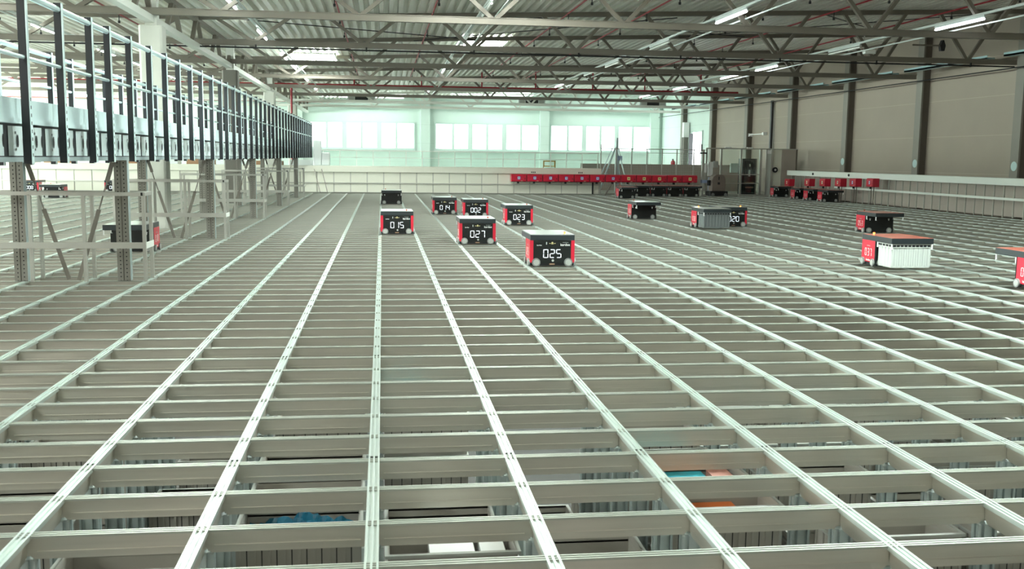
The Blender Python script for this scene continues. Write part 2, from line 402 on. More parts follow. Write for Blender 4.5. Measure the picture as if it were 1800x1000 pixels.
# light tracks and lamps
TRK = [(-8.6, 'left of the concrete columns'), (-3.1, 'right of the concrete columns'), (2.3, 'over the middle of the grid'), (7.76, 'right of the middle skylight'), (13.2, 'nearest the beige wall')]
for k, (xx, wh) in enumerate(TRK):
    o = MB().box(xx - .035, 12, 4.78, xx + .035, 48.5, 4.83).box(xx + .24, 12, 4.62, xx + .27, 48.5, 4.65).build('lighting_track', M['lamp_body']); tag(o, 'long thin lighting track under the roof, %s' % wh, 'track', 'lighting tracks')
    for j, y in enumerate((16.1, 21.9, 27.8, 31.5, 38, 44)):
        lit = k in (0, 1) or (k == 2 and j in (3, 5)) or (k == 3 and j in (0, 4)) or (k == 4 and j in (0, 2, 3, 4, 5))
        nm = 'lit' if lit else 'unlit'
        e = empty('strip_lamp', (xx, y, 4.72), 0, '%s strip lamp hung on the track %s, %s one back' % (nm, wh, ORD[j]), 'lamp', 'strip lamps')
        MB().box(-.02, -1.0, .01, .02, 1.0, .06).build('housing', M['lamp_body'], e)
        MB().tube((0, -.98, -.03), (0, .98, -.03), .026, 10).build('tube', (M['tube'] if k < 2 else M['tube_dim']) if lit else M['tube_off'], e)

# heaters under the roof near the back
for k, (xx, z, wh) in enumerate(((-1.05, 4.50, 'over the left window'), (8.3, 4.52, 'over the middle window'), (15.2, 4.55, 'over the right window'))):
    e = empty('air_heater', (xx, 50, z), 0, 'dark ceiling air heater hung %s' % wh, 'heater', 'ceiling heaters')
    MB().box(-.75, -.3, -.05, .75, .3, .25).build('casing', M['lamp_body'], e)
    MB().box(-.35, -.32, -.02, .35, -.3, .22).build('fan_opening', M['cab_black'], e)
    MB().box(-.68, -.32, .02, -.40, -.3, .20).box(.40, -.32, .02, .68, -.3, .20).build('grille', M['bin_rim'], e)
    MB().box(-.85, -.35, -.10, .85, .35, -.05).build('drip_tray', M['white_steel'], e)

# cable trays on the right and cables under the trusses
for k in range(7):
    ya, yb = 16.3 + 5.5 * k, 21.0 + 5.5 * k
    o = MB().box(17.55, ya, 4.55, 17.8, yb, 4.60).box(17.55, ya, 4.55, 17.57, yb, 4.66).build('cable_tray', M['tray']); tag(o, 'pale blue cable tray along the side wall, %s length back' % ORD[k], 'cable tray', 'cable trays')
o = MB().tube((18.15, 14, 4.28), (18.15, 59, 4.28), .02, 6).build('wall_cable', M['cable']); tag(o, 'long dark cable along the top of the beige wall', 'cable')
o = MB().tube((X0, 21.3, 4.30), (18.1, 21.3, 4.30), .022, 6)
for j in range(16): o.box(-26 + j * 2.85 - .02, 21.28, 4.27, -26 + j * 2.85 + .02, 21.32, 4.38)
o = o.build('truss_cable', M['cable']); tag(o, 'dark cable clipped under the second roof truss', 'cable')
for k, (p, q) in enumerate((((-4, 21.4, 5.05), (3.2, 26.9, 5.28)), ((12.3, 21.4, 5.62), (17.3, 26.9, 5.80)), ((4.0, 21.4, 5.3), (12.1, 26.9, 5.62)), ((8.1, 21.4, 5.4), (1.0, 26.9, 5.2)), ((17.4, 21.4, 5.8), (9.7, 26.9, 5.55)))):
    o = MB().tube(p, q, .014, 5).build('bracing_rod', M['cable']); tag(o, 'thin dark bracing rod under the roof deck', 'rod', 'roof bracing rods')
# camera-like floodlight on the truss near the right
e = empty('floodlight', (13.7, 21.4, 4.62), 0, 'small pale floodlight on the second truss near the beige wall', 'floodlight')
MB().box(-.16, -.12, -.06, .16, .06, .06).build('lamp_head', M['tube_off'], e, bevel=.015)
MB().bar((-.15, 0, .06), (-.15, 0, .55), .025, .025).bar((-.15, 0, .55), (.1, 0, .60), .03, .03).build('bracket', M['white_steel'], e)
e = empty('speaker_horn', (15.9, 21.4, 4.85), 0, 'small black speaker on an arm near the beige wall top', 'speaker')
MB().prism([(-.05, -.15), (.05, -.15), (.08, 0), (.02, .15), (-.02, .15), (-.08, 0)], 'y', -.06, .06).build('horn', M['cable'], e)
MB().bar((-.08, 0, 0), (-.9, 0, 0), .04, .04).build('arm', M['truss'], e)

# ------------------------------------------------------------------ storage grid
GX0, GX1 = -26, 25             # tracks
GY0, GY1 = -8, 81              # rows
grid = empty('track_grid', (0, 0, 0), 0, 'large aluminium track grid of long rails and cross beams filling the hall', 'track grid')
xa, xb = GX0 * A, GX1 * A
ya, yb = GY0 * B, GY1 * B + .03
NEAR = 22
for i in range(GX0, GX1 + 1):
    x = i * A
    m = MB()
    m.mat(0).box(x - .028, ya, -.022, x + .028, yb, -.010)
    for u in (-.028, -.0045, .019): m.box(x + u, ya, -.010, x + u + .009, yb, 0)
    near = -4 <= i <= 12
    if near:
        for j in range(GY0, NEAR):
            p0, p1 = j * B + .012, (j + 1) * B - .012
            pts = [(p0, -.022), (p0, -.102), (p1 - .04, -.102)] + [(p1 - .04 + .04 * math.sin(t * PI / 8), -.062 - .04 * math.cos(t * PI / 8)) for t in range(1, 5)] + [(p1, -.022)]
            m.mat(2).prism(pts, 'x', x - .012, x + .012)
            # notch where a web meets the cross beam
        m.mat(2).box(x - .012, NEAR * B, -.10, x + .012, yb, -.022)
    else:
        m.mat(2).box(x - .012, ya, -.10, x + .012, yb, -.022)
    m.mat(1)
    if near:
        for j in range(GY0, NEAR):
            m.tube((x - .011, j * B + .016, -.0102), (x - .011, j * B + .016, -.0085), .0032, 6)
        for j in range(GY0, NEAR, 6):
            m.box(x - .0283, j * B + .05, -.0225, x + .0283, j * B + .0512, .0002)
    m.build('long_rail', [M['alu_track'], M['screw'], M['alu']], grid)
for j in range(GY0, GY1 + 1):
    y = j * B
    m = MB()
    m.box(xa, y - .024, -.013, xb, y + .024, -.008)
    m.box(xa, y - .024, -.008, xb, y - .016, -.003).box(xa, y - .004, -.008, xb, y + .004, -.003).box(xa, y + .016, -.008, xb, y + .024, -.003)
    if j < NEAR:
        m.mat(1)
        for i in range(GX0, GX1):
            p0, p1 = i * A + .014, (i + 1) * A - .014
            for c0, th in ((y, .010),):
                m.prism([(p0 + .024, -.105), (p1 - .024, -.105), (p1, -.085), (p1, -.013), (p0, -.013), (p0, -.085)], 'y', c0 - th, c0 + th)
            m.box(p0 + .035, y - .0145, -.076, p1 - .035, y + .0145, -.0715)
    else:
        m.mat(1); m.box(xa, y - .010, -.105, xb, y + .010, -.013)
    m.build('cross_beam', [M['alu_cross'], M['alu']], grid)
# uprights under the nodes one can look down to
up = [(-.05, -.012), (-.05, -.05), (-.038, -.05), (-.038, -.018), (-.018, -.018), (-.018, -.05), (.018, -.05), (.018, -.018), (.038, -.018), (.038, -.05), (.05, -.05), (.05, -.012),
      (.03, -.012), (.03, .012), (.05, .012), (.05, .05), (.038, .05), (.038, .018), (.018, .018), (.018, .05), (-.018, .05), (-.018, .018), (-.038, .018), (-.038, .05), (-.05, .05), (-.05, .012), (-.03, .012), (-.03, -.012)]
proto = MB().prism([(a_ * .92, b_ * .56) for a_, b_ in up], 'z', -2.35, -.106).build('upright', M['alu_post'], grid)
nodes = [(i, j) for j in range(-8, 3) for i in range(-3, 7) if abs(i - 1) < 4.2 + (j + 8) * .5][:100]
first = True
for i, j in nodes:
    o = proto if first else proto.copy()
    if not first: col.objects.link(o)
    first = False
    o.location = (i * A, j * B, 0)

# ------------------------------------------------------------------ storage bins
def bin_mesh(name, L=.57, W=.305, H=.30, body=None, rim=None, slots=True):
    """ribbed open-top bin, origin at the centre of its bottom"""
    body = body or M['bin_store']; rim = rim or M['bin_rim']
    l, w = L / 2, W / 2
    m = MB()
    t = .008
    m.box(-l, -w, 0, l, w, t)
    m.box(-l, -w, t, l, -w + t, H).box(-l, w - t, t, l, w, H).box(-l, -w + t, t, -l + t, w - t, H).box(l - t, -w + t, t, l, w - t, H)
    nx, ny = 8, 4
    for i in range(nx + 1):
        x = -l + .006 + (2 * l - .012) * i / nx
        for s in (-1, 1): m.box(x - .005, s * w, .02, x + .005, s * (w + .010), H - .05)
    for i in range(ny + 1):
        y = -w + .006 + (2 * w - .012) * i / ny
        for s in (-1, 1): m.box(s * l, y - .005, .02, s * (l + .010), y + .005, H - .05)
    m.mat(1)
    for i in range(nx):
        x = -l + .006 + (2 * l - .012) * (i + .5) / nx
        for s in (-1, 1): m.box(x - .0025, s * w, .03, x + .0025, s * (w + .001), H - .06)
    body_o = m.build('bin_shell', [body, M['dark'] if body == M['bin_store'] else M['groove'] if body == M['bin_white'] else M['body_black']])
    r = MB(); e = .013
    for z0, z1 in ((H - .014, H), (H - .058, H - .048)):
        r.box(-l - e, -w - e, z0, l + e, -w + t, z1).box(-l - e, w - t, z0, l + e, w + e, z1).box(-l - e, -w + t, z0, -l + t, w - t, z1).box(l - t, -w + t, z0, l + e, w - t, z1)
    if slots:
        q = r.mat(1)
        for i in range(10):
            x = -l + .03 + (2 * l - .06) * i / 9
            for s in (-1, 1): q.box(x - .02, s * (w + .001), H - .044, x + .02, s * (w + .0115), H - .018)
        for i in range(4):
            y = -w + .05 + (2 * w - .10) * i / 3
            for s in (-1, 1): q.box(s * (l + .001), y - .022, H - .044, s * (l + .0115), y + .022, H - .018)
    rim_o = r.build('bin_rim', [rim, M['dark']])
    return body_o, rim_o

root0 = empty('storage_bin', (0, 0, -3), 0, 'grey ribbed storage bin stacked in a cell under the track grid', 'bin', 'storage bins stacked under the grid')
bo, ro = bin_mesh('b', slots=False); bo.parent = root0; ro.parent = root0
used = False
TOP = {}
special = {(2, -2): -.18, (2, -3): -.18, (-1, -3): -.20, (-1, -2): -.22, (0, -4): -.18, (0, 0): -.9, (0, -1): -.9, (0, 1): -.9, (1, -2): -.9, (1, -1): -.9, (1, 0): -.9, (1, 1): -.9, (3, 0): -.9, (3, -1): -.9, (4, -1): -.9, (4, 0): -.9, (5, -1): -.9, (5, -2): -1.2}
random.seed(11)
for j in range(-8, 3):
    for i in range(-4, 7):
        if abs(i + .5 - 1) > 3.6 + (j + 8) * .42: continue
        top = special.get((i, j), random.choice((-.18, -.20, -.24, -.40, -.55, -.90, -1.3)))
        TOP[(i, j)] = top
        for k in range(2):
            z = top - .30 - k * .305
            o = root0 if not used else copy_tree(root0)
            used = True
            o.location = ((i + .5) * A, (j + .5) * B, z)
def content(i, j, name, label, cat, mt, boxes, bevel=0):
    z = TOP[(i, j)] - .30
    m = MB()
    for b in boxes: m.box(*b)
    o = m.build(name, mt, bevel=bevel); o.location = ((i + .5) * A, (j + .5) * B, z + .009)
    tag(o, label, cat)
content(2, -2, 'cyan_carton', 'cyan blue carton lying in a bin under the grid', 'carton', M['cyan'], [(-.24, -.13, 0, .10, .13, .24)])
content(2, -2, 'pink_carton', 'pale pink carton standing beside the cyan carton', 'carton', M['pinkbox'], [(.13, -.12, 0, .25, .12, .25)])
content(2, -3, 'orange_carton', 'orange carton lying in a bin under the grid', 'carton', M['orange'], [(-.25, -.13, 0, .12, .12, .22)])
content(0, -4, 'white_carton', 'white carton showing in a bin below the middle rail', 'carton', M['paper'], [(-.10, -.1, 0, .10, .13, .27)])
content(0, -4, 'white_packet', 'small white packet beside the white carton', 'packet', M['paper'], [(.13, -.1, 0, .24, .13, .26)])
content(0, 2, 'teal_carton', 'teal carton glimpsed in a bin right of the middle rail', 'carton', M['cyan'], [(-.26, -.13, 0, -.02, .13, .26)])
# crumpled blue film
bm = bmesh.new(); bmesh.ops.create_grid(bm, x_segments=22, y_segments=14, size=.5)
for v in bm.verts:
    v.co.x *= .52; v.co.y *= .27
    v.co.z = .20 + .035 * math.sin(v.co.x * 37 + 3 * v.co.y * 20) + .03 * math.sin(v.co.y * 61 + v.co.x * 23) + random.uniform(-.012, .012)
me = bpy.data.meshes.new('blue_plastic_film'); bm.to_mesh(me); bm.free(); me.materials.append(M['bluebag'])
o = bpy.data.objects.new('blue_plastic_film', me); col.objects.link(o); o.location = (-.5 * A, -2.5 * B, TOP[(-1, -3)] - .29)
tag(o, 'crumpled dark blue plastic film lying in a bin', 'plastic film')

# ------------------------------------------------------------------ robots
SEG = {'0': 'abcdef', '1': 'bc', '2': 'abged', '3': 'abgcd', '4': 'fgbc', '5': 'afgcd', '6': 'afgedc', '7': 'abc', '8': 'abcdefg', '9': 'abcdfg'}
def digits(s, h, pitch, wf=.62, depth=.002):
    """seven-segment digits in the XZ plane facing -Y, centred"""
    m = MB(); w = h * wf * .95; t = h * .074; g = h * .035
    n = len(s)
    for k, ch in enumerate(s):
        cx = (k - (n - 1) / 2) * pitch; l, r = cx - w / 2, cx + w / 2
        for sg in SEG[ch]:
            if sg == 'a': m.box(l + t + g, 0, h / 2 - t, r - t - g, -depth, h / 2)
            if sg == 'd': m.box(l + t + g, 0, -h / 2, r - t - g, -depth, -h / 2 + t)
            if sg == 'g': m.box(l + t + g, 0, -t / 2, r - t - g, -depth, t / 2)
            if sg == 'f': m.box(l, 0, g, l + t, -depth, h / 2 - g)
            if sg == 'b': m.box(r - t, 0, g, r, -depth, h / 2 - g)
            if sg == 'e': m.box(l, 0, -h / 2 + g, l + t, -depth, -g)
            if sg == 'c': m.box(r - t, 0, -h / 2 + g, r, -depth, -g)
    return m

def make_robot():
    r = empty('bin_robot', (0, 0, 0), 0, None, 'robot', 'bin carrying robots on the grid')
    MB().box(-.295, -.208, .022, .295, .205, .385).build('body', M['body_black'], r, bevel=.006)
    MB().box(-.326, .190, .02, .326, .207, .385).build('rear_panel', M['panel_black'], r, bevel=.003)
    MB().box(-.315, -.21, .012, .315, .208, .055).build('base_skirt', M['body_black'], r, bevel=.004)
    fp = MB().box(-.272, -.216, .05, .272, -.206, .385).build('front_panel', M['panel_black'], r, bevel=.002)
    # icons, lettering and button on the front panel
    m = MB().box(-.016, -.2175, .335, .016, -.216, .342).box(-.016, -.2175, .322, .016, -.216, .329)
    m.box(-.045, -.2175, .329, -.024, -.216, .335).box(.024, -.2175, .329, .045, -.216, .335)
    m.box(-.010, -.2175, .345, .010, -.216, .352)
    m.build('status_icon', M['print_amber'], fp)
    MB().box(-.092, -.2175, .315, -.076, -.216, .352).build('arrow_icon', M['print_grey'], fp)
    MB().tube((.01, -.216, .088), (.01, -.222, .088), .018, 14).build('button', M['hub'], fp)
    MB().box(-.038, -.2175, .026, .038, -.208, .046).build('rating_plate', M['brown'], fp)
    R = (PI / 2, 0, 0)
    txt('kardex', .050, 'brand_lettering', M['print_white'], fp, (.185, -.2165, .312), R)
    txt('AutoStore', .020, 'maker_lettering', M['print_grey'], fp, (.190, -.2165, .345), R)
    txt('kardex', .026, 'small_lettering', M['print_white'], fp, (-.188, -.2165, .305), R)
    for s in (-1, 1):
        sp = MB().box(s * .268, -.213, .055, s * .325, .190, .38).build('side_panel', M['red'], r, bevel=.004)
        sp['label'] = 'red side panel'
        rr = (PI / 2, 0, s * PI / 2)
        o = txt('kardex', .044, 'brand_lettering', M['print_white'], sp, (s * .3256, -.005, .088), rr)
        o = txt('AutoStore', .024, 'maker_lettering', M['print_grey'], sp, (s * .3256, -.005, .300), rr)
        for y in (-.158, .150):
            w = MB().tube((s * .318, y, .060), (s * .345, y, .060), .056, 20).build('wheel', M['wheel'], r)
            MB().tube((s * .345, y, .060), (s * .349, y, .060), .040, 18).build('hub', M['hub'], w)
    for s in (-1, 1):
        for y, d in ((-.216, -1), (.206, 1)):
            w = MB().tube((s * .232, y, .062), (s * .232, y + d * .020, .062), .060, 22).build('wheel', M['wheel'], r)
            MB().tube((s * .232, y + d * .020, .062), (s * .232, y + d * .024, .062), .043, 20).build('hub', M['hub'], w)
    # rear latches
    m = MB()
    for s in (-1, 1): m.box(s * .205, .206, .275, s * .225, .214, .315).box(s * .198, .206, .300, s * .232, .213, .318)
    m.build('rear_latch', M['paper'], r)
    lid = MB().box(-.322, -.222, .376, .322, .66, .458).build('lid', M['lid'], r, bevel=.008)
    MB().box(-.312, -.212, .4575, .312, .65, .462).build('lid_top', M['lid_top'], lid)
    b = MB().tube((.19, -.12, .459), (.19, -.12, .475), .008, 8).tube((.19, -.12, .471), (.19, -.12, .487), .016, 10).build('beacon_lamp', M['beacon_off'], lid)
    MB().tube((.19, -.12, .487), (.19, -.12, .494), .013, 10).build('beacon_cap', M['beacon_red'], b)
    for s in (-1, 1):
        for y in (.235, .645):
            MB().box(s * .300, y - .010, .300, s * .314, y + .010, .387).box(s * .285, y - .010, .300, s * .300, y + .010, .306).build('gripper_hook', M['paper'], r)
    return r

proto = make_robot()
AWAY = PI
robots = [
    # number, X, Y, rotation, lid, label
    ('025', 2.45, 8.32, 0, 'w', 'red and black robot showing 025 on its front, beacon lit'),
    ('015', .335, 14.22, 0, 'w', 'red and black robot showing 015 beside the middle rail'),
    ('027', 1.72, 11.92, 0, 'w', 'red and black robot showing 027 on its front'),
    ('023', 3.155, 17.02, 0, 'w', 'red and black robot showing 023 on its front'),
    ('014', 1.71, 21.2, 0, 'w', 'red and black robot showing 014 on its front'),
    ('002', 2.435, 20.0, 0, 'w', 'red and black robot showing 002, partly behind robot 027'),
    ('', .34, 26.8, AWAY, 'w', 'black robot seen from behind, standing behind robot 015'),
    ('', 6.74, 19.45, AWAY, 'w', 'red and black robot with empty overhang, alone between 023 and the bin carrier'),
    ('', 7.45, 16.25, AWAY, 'w', 'robot carrying a grey bin under its lid, beside robot 020'),
    ('020', 8.14, 16.67, 0, 'w', 'robot showing 20 behind the grey bin carrier'),
    ('037', 7.575, 8.16, AWAY, 'r', 'robot with 037 on its red side, carrying a white bin'),
    ('053', 10.78, 14.85, AWAY, 'r', 'robot with 053 on its red side and an empty overhang'),
    ('026', 8.24, 5.42, 0, 'r', 'robot with salmon lid cut off by the right edge of the photo'),
    ('', -3.83, 10.5, AWAY, 'w', 'robot standing behind the first aluminium guard frame under the walkway'),
    ('', -10.97, 29.9, AWAY, 'w', 'robot seen from behind in front of robot 008 beyond the walkway'),
    ('008', -13.4, 34.9, 0, 'r', 'robot showing 008 beyond the walkway by the cream barrier'),
    ('006', -10.5, 35.6, 0, 'w', 'robot showing 006 beyond the walkway behind an upright'),
    ('', -8.5, 34.2, AWAY, 'r', 'robot almost hidden behind the tallest concrete column'),
    ('', 9.55, 32.65, AWAY, 'r', 'robot parked just before the black row under the red ports'),
    ('', 16.95, 35.3, AWAY, 'r', 'robot at the far end of the four by the beige wall'),
    ('', 16.95, 33.1, AWAY, 'r', 'second robot from the far end of the four by the beige wall'),
    ('', 16.95, 31.85, AWAY, 'r', 'third robot from the far end of the four by the beige wall'),
    ('', 16.95, 30.55, AWAY, 'r', 'closest robot of the four by the beige wall'),
]
for k in range(5):
    robots.append(('', 10.04 + .70 * k, 34.85, AWAY, 'r' if k > 1 else 'w', 'black robot of the row under the red ports, %s from the left' % ORD[k]))
used = False
guess = {6: '', 7: '036', 8: '038', 13: '018', 14: '017', 18: '011', 19: '016', 20: '031', 21: '033', 22: '012'}
for k, (num, X, Y, rz, lidc, lab) in enumerate(robots):
    o = proto if not used else copy_tree(proto)
    if not used: proto_first = o
    used = True
    o.location = (X, Y, 0.001); o.rotation_euler = (0, 0, rz); o['label'] = lab
    R_ = [c for c in o.children]
# numbers and lid colours are set once every copy exists
allr = [o for o in col.objects if o.type == 'EMPTY' and o.name.startswith('bin_robot')]
for (num, X, Y, rz, lidc, lab), k in zip(robots, range(len(robots))):
    o = [q for q in allr if abs(q.location.x - X) < 1e-4 and abs(q.location.y - Y) < 1e-4][0]
    fp = [c for c in o.children if c.name.startswith('front_panel')][0]
    sides = [c for c in o.children if c.name.startswith('side_panel')]
    n = num or guess.get(k, '')
    if n:
        if rz == 0:
            d = digits(n, .122, .0937).build('number_display', M['led'], fp); d.location = (.0, -.2165, .187)
        for sp in sides:
            s = 1 if sp.data.vertices[0].co.x > 0 else -1
            d = digits(n, .112, .076, .48).build('number_display', M['print_white'], sp); d.location = (s * .3255, -.005, .205); d.rotation_euler = (0, 0, s * PI / 2)
    if num in ('025', '037', '020') or k == 8:
        bl = [c for c in [q for q in o.children if q.name.startswith('lid')][0].children if c.name.startswith('beacon')][0]
        bl.data = bl.data.copy(); bl.data.materials[0] = M['beacon']
    if lidc == 'r':
        lid = [c for c in o.children if c.name.startswith('lid')][0]
        tp = [c for c in lid.children if c.name.startswith('lid_top')][0]
        tp.data = tp.data.copy(); tp.data.materials[0] = M['lid_top_red']

# bins hanging under two lids
def hung_bin(X, Y, body, rim, label):
    e = empty('storage_bin', (X, Y, .035), 0, label, 'bin')
    a, b_ = bin_mesh('h', .585, .375, .345, body, rim)
    a.parent = e; b_.parent = e
    return e
hung_bin(7.575, 8.16 - .445, M['bin_white'], M['bin_white'], 'white ribbed bin hanging under the lid of robot 037')
hung_bin(7.45, 16.25 - .445, M['bin_grey'], M['bin_grey'], 'dark grey ribbed bin hanging under a lid beside robot 020')

# ------------------------------------------------------------------ elevated walkway on the left
wk = empty('elevated_walkway', (0, 0, 0), 0, 'long elevated steel walkway with black railing posts along the left', 'walkway')
PY = [3.04, 4.0, 4.97, 5.66, 6.59, 7.63, 8.55, 9.46, 10.4, 11.31, 12.34, 13.31, 14.03, 14.98, 15.84, 16.72, 17.71, 18.68, 19.57]
while PY[-1] < 36.6: PY.append(PY[-1] + .935)
PY = [1.2, 2.1] + PY
ppost = pL = None
for k, y in enumerate(PY):
    if ppost is None:
        ppost = MB().box(-.035, -.025, 1.44, .030, .025, 2.90).build('railing_post', M['black_steel'], wk)
        st = MB().box(.030, -.024, 1.44, .036, .024, 2.90)
        q = st.build('edge_strip', M['galv_bright'], ppost)
        ho = MB()
        for h in range(8): ho.box(.0361, -.008, 1.50 + h * .066, .0366, .008, 1.528 + h * .066)
        ho.build('strip_holes', M['dark'], q)
        o = ppost
    else:
        o = copy_tree(ppost, wk)
    o.location = (-2.905, y, 0)
LY = [1.5, 2.5, 3.5, 4.5, 5.4, 6.35, 7.3, 8.22, 9.11, 10.0, 10.88, 11.86, 12.83, 13.57, 14.48, 15.4, 16.27, 17.28]
while LY[-1] < 36.4: LY.append(LY[-1] + .94)
for y in LY:
    o = copy_tree(ppost, wk); o.location = (-4.30, y, -.06)
for X, zs in ((-2.905, (2.84, 2.32)), (-4.30, (2.79, 2.38))):
    for i, z in enumerate(zs):
        MB().tube((X, 1, z), (X, 37.1, z), .028 if i == 0 else .017, 10).build('top_rail' if i == 0 else 'mid_rail', M['galv_bright'], wk, smooth=False)
MB().tube((-4.30, 1, 2.12), (-4.30, 37.1, 2.12), .010, 6).build('lower_wire', M['galv'], wk)
# edge beam with curved cassette panels, kick plate and lower angle
for side, X in (('r', -2.99), ('l', -4.25)):
    s = 1 if side == 'r' else -1
    MB().box(X, 1, 1.82, X - s * .03, 37.1, 1.985).build('kick_plate', M['galv_bright'], wk)
    MB().box(X + s * .015, 1, 1.775, X - s * .06, 37.1, 1.82).build('perforated_angle', M['galv_bright'], wk)
    MB().box(X - s * .07, 1, 1.46, X - s * .09, 37.1, 1.775).build('beam_web', M['black_steel'], wk)  # black colour stands for the shading between the galvanised panels
    MB().box(X + s * .012, 1, 1.455, X - s * .09, 37.1, 1.495).build('beam_flange', M['galv'], wk)
cas = []
def cassette(w):
    m = MB(); n = 8; pr = []
    for i in range(n + 1):
        t = -1 + 2 * i / n
        pr.append((t * w / 2, .045 * (1 - abs(t) ** 3.0)))
    for i in range(n):
        m.quad((pr[i][1], pr[i][0], 1.505), (pr[i + 1][1], pr[i + 1][0], 1.505), (pr[i + 1][1], pr[i + 1][0], 1.755), (pr[i][1], pr[i][0], 1.755))
    return m
cpro = None
cy = 1.3
ncas = 0
hol = MB()
rest = MB()
while cy < 37:
    if ncas < 70:
        if cpro is None:
            cpro = cassette(.33).build('cassette_panel', M['cassette'], wk, smooth=True); o = cpro
            h = MB()
            n = 12
            for yy in (-.075, .06): h.add([(.0462, yy + .022 * math.cos(2 * PI * i / n), 1.63 + .055 * math.sin(2 * PI * i / n)) for i in range(n)], [tuple(range(n))])
            for zz in (1.56, 1.70): h.add([(.040, -.10 + .010 * math.cos(2 * PI * i / n), zz + .012 * math.sin(2 * PI * i / n)) for i in range(n)], [tuple(range(n))])
            h.build('oval_hole', M['dark'], o)
        else: o = copy_tree(cpro, wk)
        o.location = (-3.055, cy, 0)
    ncas += 1; cy += .47
MB().box(-4.2, 1, 1.80, -3.05, 37.1, 1.83).build('deck', M['galv'], wk)
for j in range(30):
    MB().box(-4.2, 1.6 + j * 1.2, 1.62, -3.08, 1.66 + j * 1.2, 1.80).build('floor_joist', M['galv'], wk)
# perforated legs and braces
LEGY = [6.69, 12.95, 19.05, 25.3, 31.4]
leg0 = None
for k, y in enumerate(LEGY):
    for X in (-4.25, -3.065):
        if leg0 is None:
            m = MB().box(-.075, -.045, 0, -.006, .045, 1.46).box(.006, -.045, 0, .075, .045, 1.46).box(-.006, -.03, 0, .006, .045, 1.46)
            leg0 = m.build('upright', M['perf'], wk); o = leg0
            MB().box(.0752, -.043, 0, .079, .043, 1.46).build('edge_strip', M['galv'], leg0)
        else: o = copy_tree(leg0, wk)
        o.location = (X, y, .002)
    for s, X in ((1, -4.16), (-1, -3.15)):
        xm = -3.66 - s * .07
        top = Vector((X, y + .05 * s, 1.43)); bot = Vector((xm, y + .05 * s, .01)); mid = top.lerp(bot, .40)
        br = MB().bar(mid, bot, .050, .008, up=(0, 1, 0)).build('strap_brace', M['strap'], wk)
        MB().tube(top.lerp(bot, .10), mid, .009, 6).build('tie_rod', M['strap'], br)
        MB().bar(top, top.lerp(bot, .16), .05, .014, up=(0, 1, 0)).build('brace_clip', M['strap'], br)

# aluminium guard frames around the legs
gx = [-4.73, -4.10, -3.49, -2.80]
for k, y in enumerate(LEGY):
    yf, yb_ = y - .10, y + .26
    e = empty('guard_frame', (0, 0, 0), 0, 'aluminium guard frame around the walkway legs, %s one back from the front' % ORD[k], 'guard frame', 'guard frames')
    for X in gx:
        for yy in (yf, yb_):
            MB().box(X - .020, yy - .02, .001, X + .020, yy + .02, 1.04).box(X - .006, yy - .022, .001, X + .006, yy - .02, 1.04).build('guard_post', M['frame_alu'], e)
    for yy in (yf, yb_):
        MB().box(gx[0] - .02, yy - .022, 1.03, gx[-1] + .022, yy + .022, 1.075).build('top_rail', M['frame_alu'], e)
    MB().box(gx[-1] - .018, yf + .022, 1.03, gx[-1] + .022, yb_ - .022, 1.075).build('end_rail', M['frame_alu'], e)
    MB().box(gx[0] - .02, yf - .030, .40, gx[-1] + .02, yf - .021, .475).build('mid_rail', M['frame_alu'], e)
    MB().box(gx[-1] + .021, yf - .03, .40, gx[-1] + .030, yb_, .475).build('end_board', M['white'], e)
    MB().box(gx[-1] - .024, yf - .0235, 1.034, gx[-1] + .0, yf - .022, 1.072).build('end_cap', M['cable'], e)

# ------------------------------------------------------------------ cream barrier at the back of the grid
YB = 36.65
e = empty('cream_barrier', (0, YB, 0), 0, 'low cream panel barrier with thick white cap along the grid end', 'barrier')
x = -2.65 - .69 * 34
seams = []
while x < 9.3:
    x2 = min(x + .69, 9.35)
    if x > -17:
        MB().box(x + .022, 0, .02, x2 - .022, .02, .86).build('panel', M['cream'], e)
    x = x2
MB().box(-18, -.012, .01, 9.38, -.002, .03).build('foot_rail', M['frame_alu'], e)
MB().box(-18, -.05, .385, 9.38, -.002, .43).build('mid_rail', M['alu_dull'], e)
MB().box(-18, .022, 0.02, 9.38, .05, .86).build('backing_frame', M['alu_dull'], e)
MB().box(-18, -.10, .86, 9.42, .35, 1.12).build('cap', M['cream'], e, bevel=.015)
for xx in (6.45, 8.5):
    MB().box(xx - .09, -.103, .90, xx - .05, -.099, .96).box(xx - .02, -.103, .90, xx + .02, -.099, .96).box(xx + .05, -.103, .90, xx + .09, -.099, .96).build('cap_mark', M['cable'], e)
# wire fence above the cap
e = empty('cap_fence', (0, YB + .3, 0), 0, 'pale post fence standing on the cream barrier cap', 'fence')
for k in range(18):
    X = -2.4 + k * .69
    if X > 9.4: break
    MB().box(X - .018, -.018, 1.12, X + .018, .018, 1.76).build('fence_post', M['white'], e)
MB().box(-2.8, -.02, 1.74, 9.42, .02, 1.78).build('top_rail', M['white'], e)
MB().box(-2.8, -.014, 1.46, 9.42, .014, 1.485).build('mid_rail', M['white'], e)
o = MB().box(-2.8, .004, 1.13, 9.4, .008, 1.74).build('glazing', M['glass'], e)
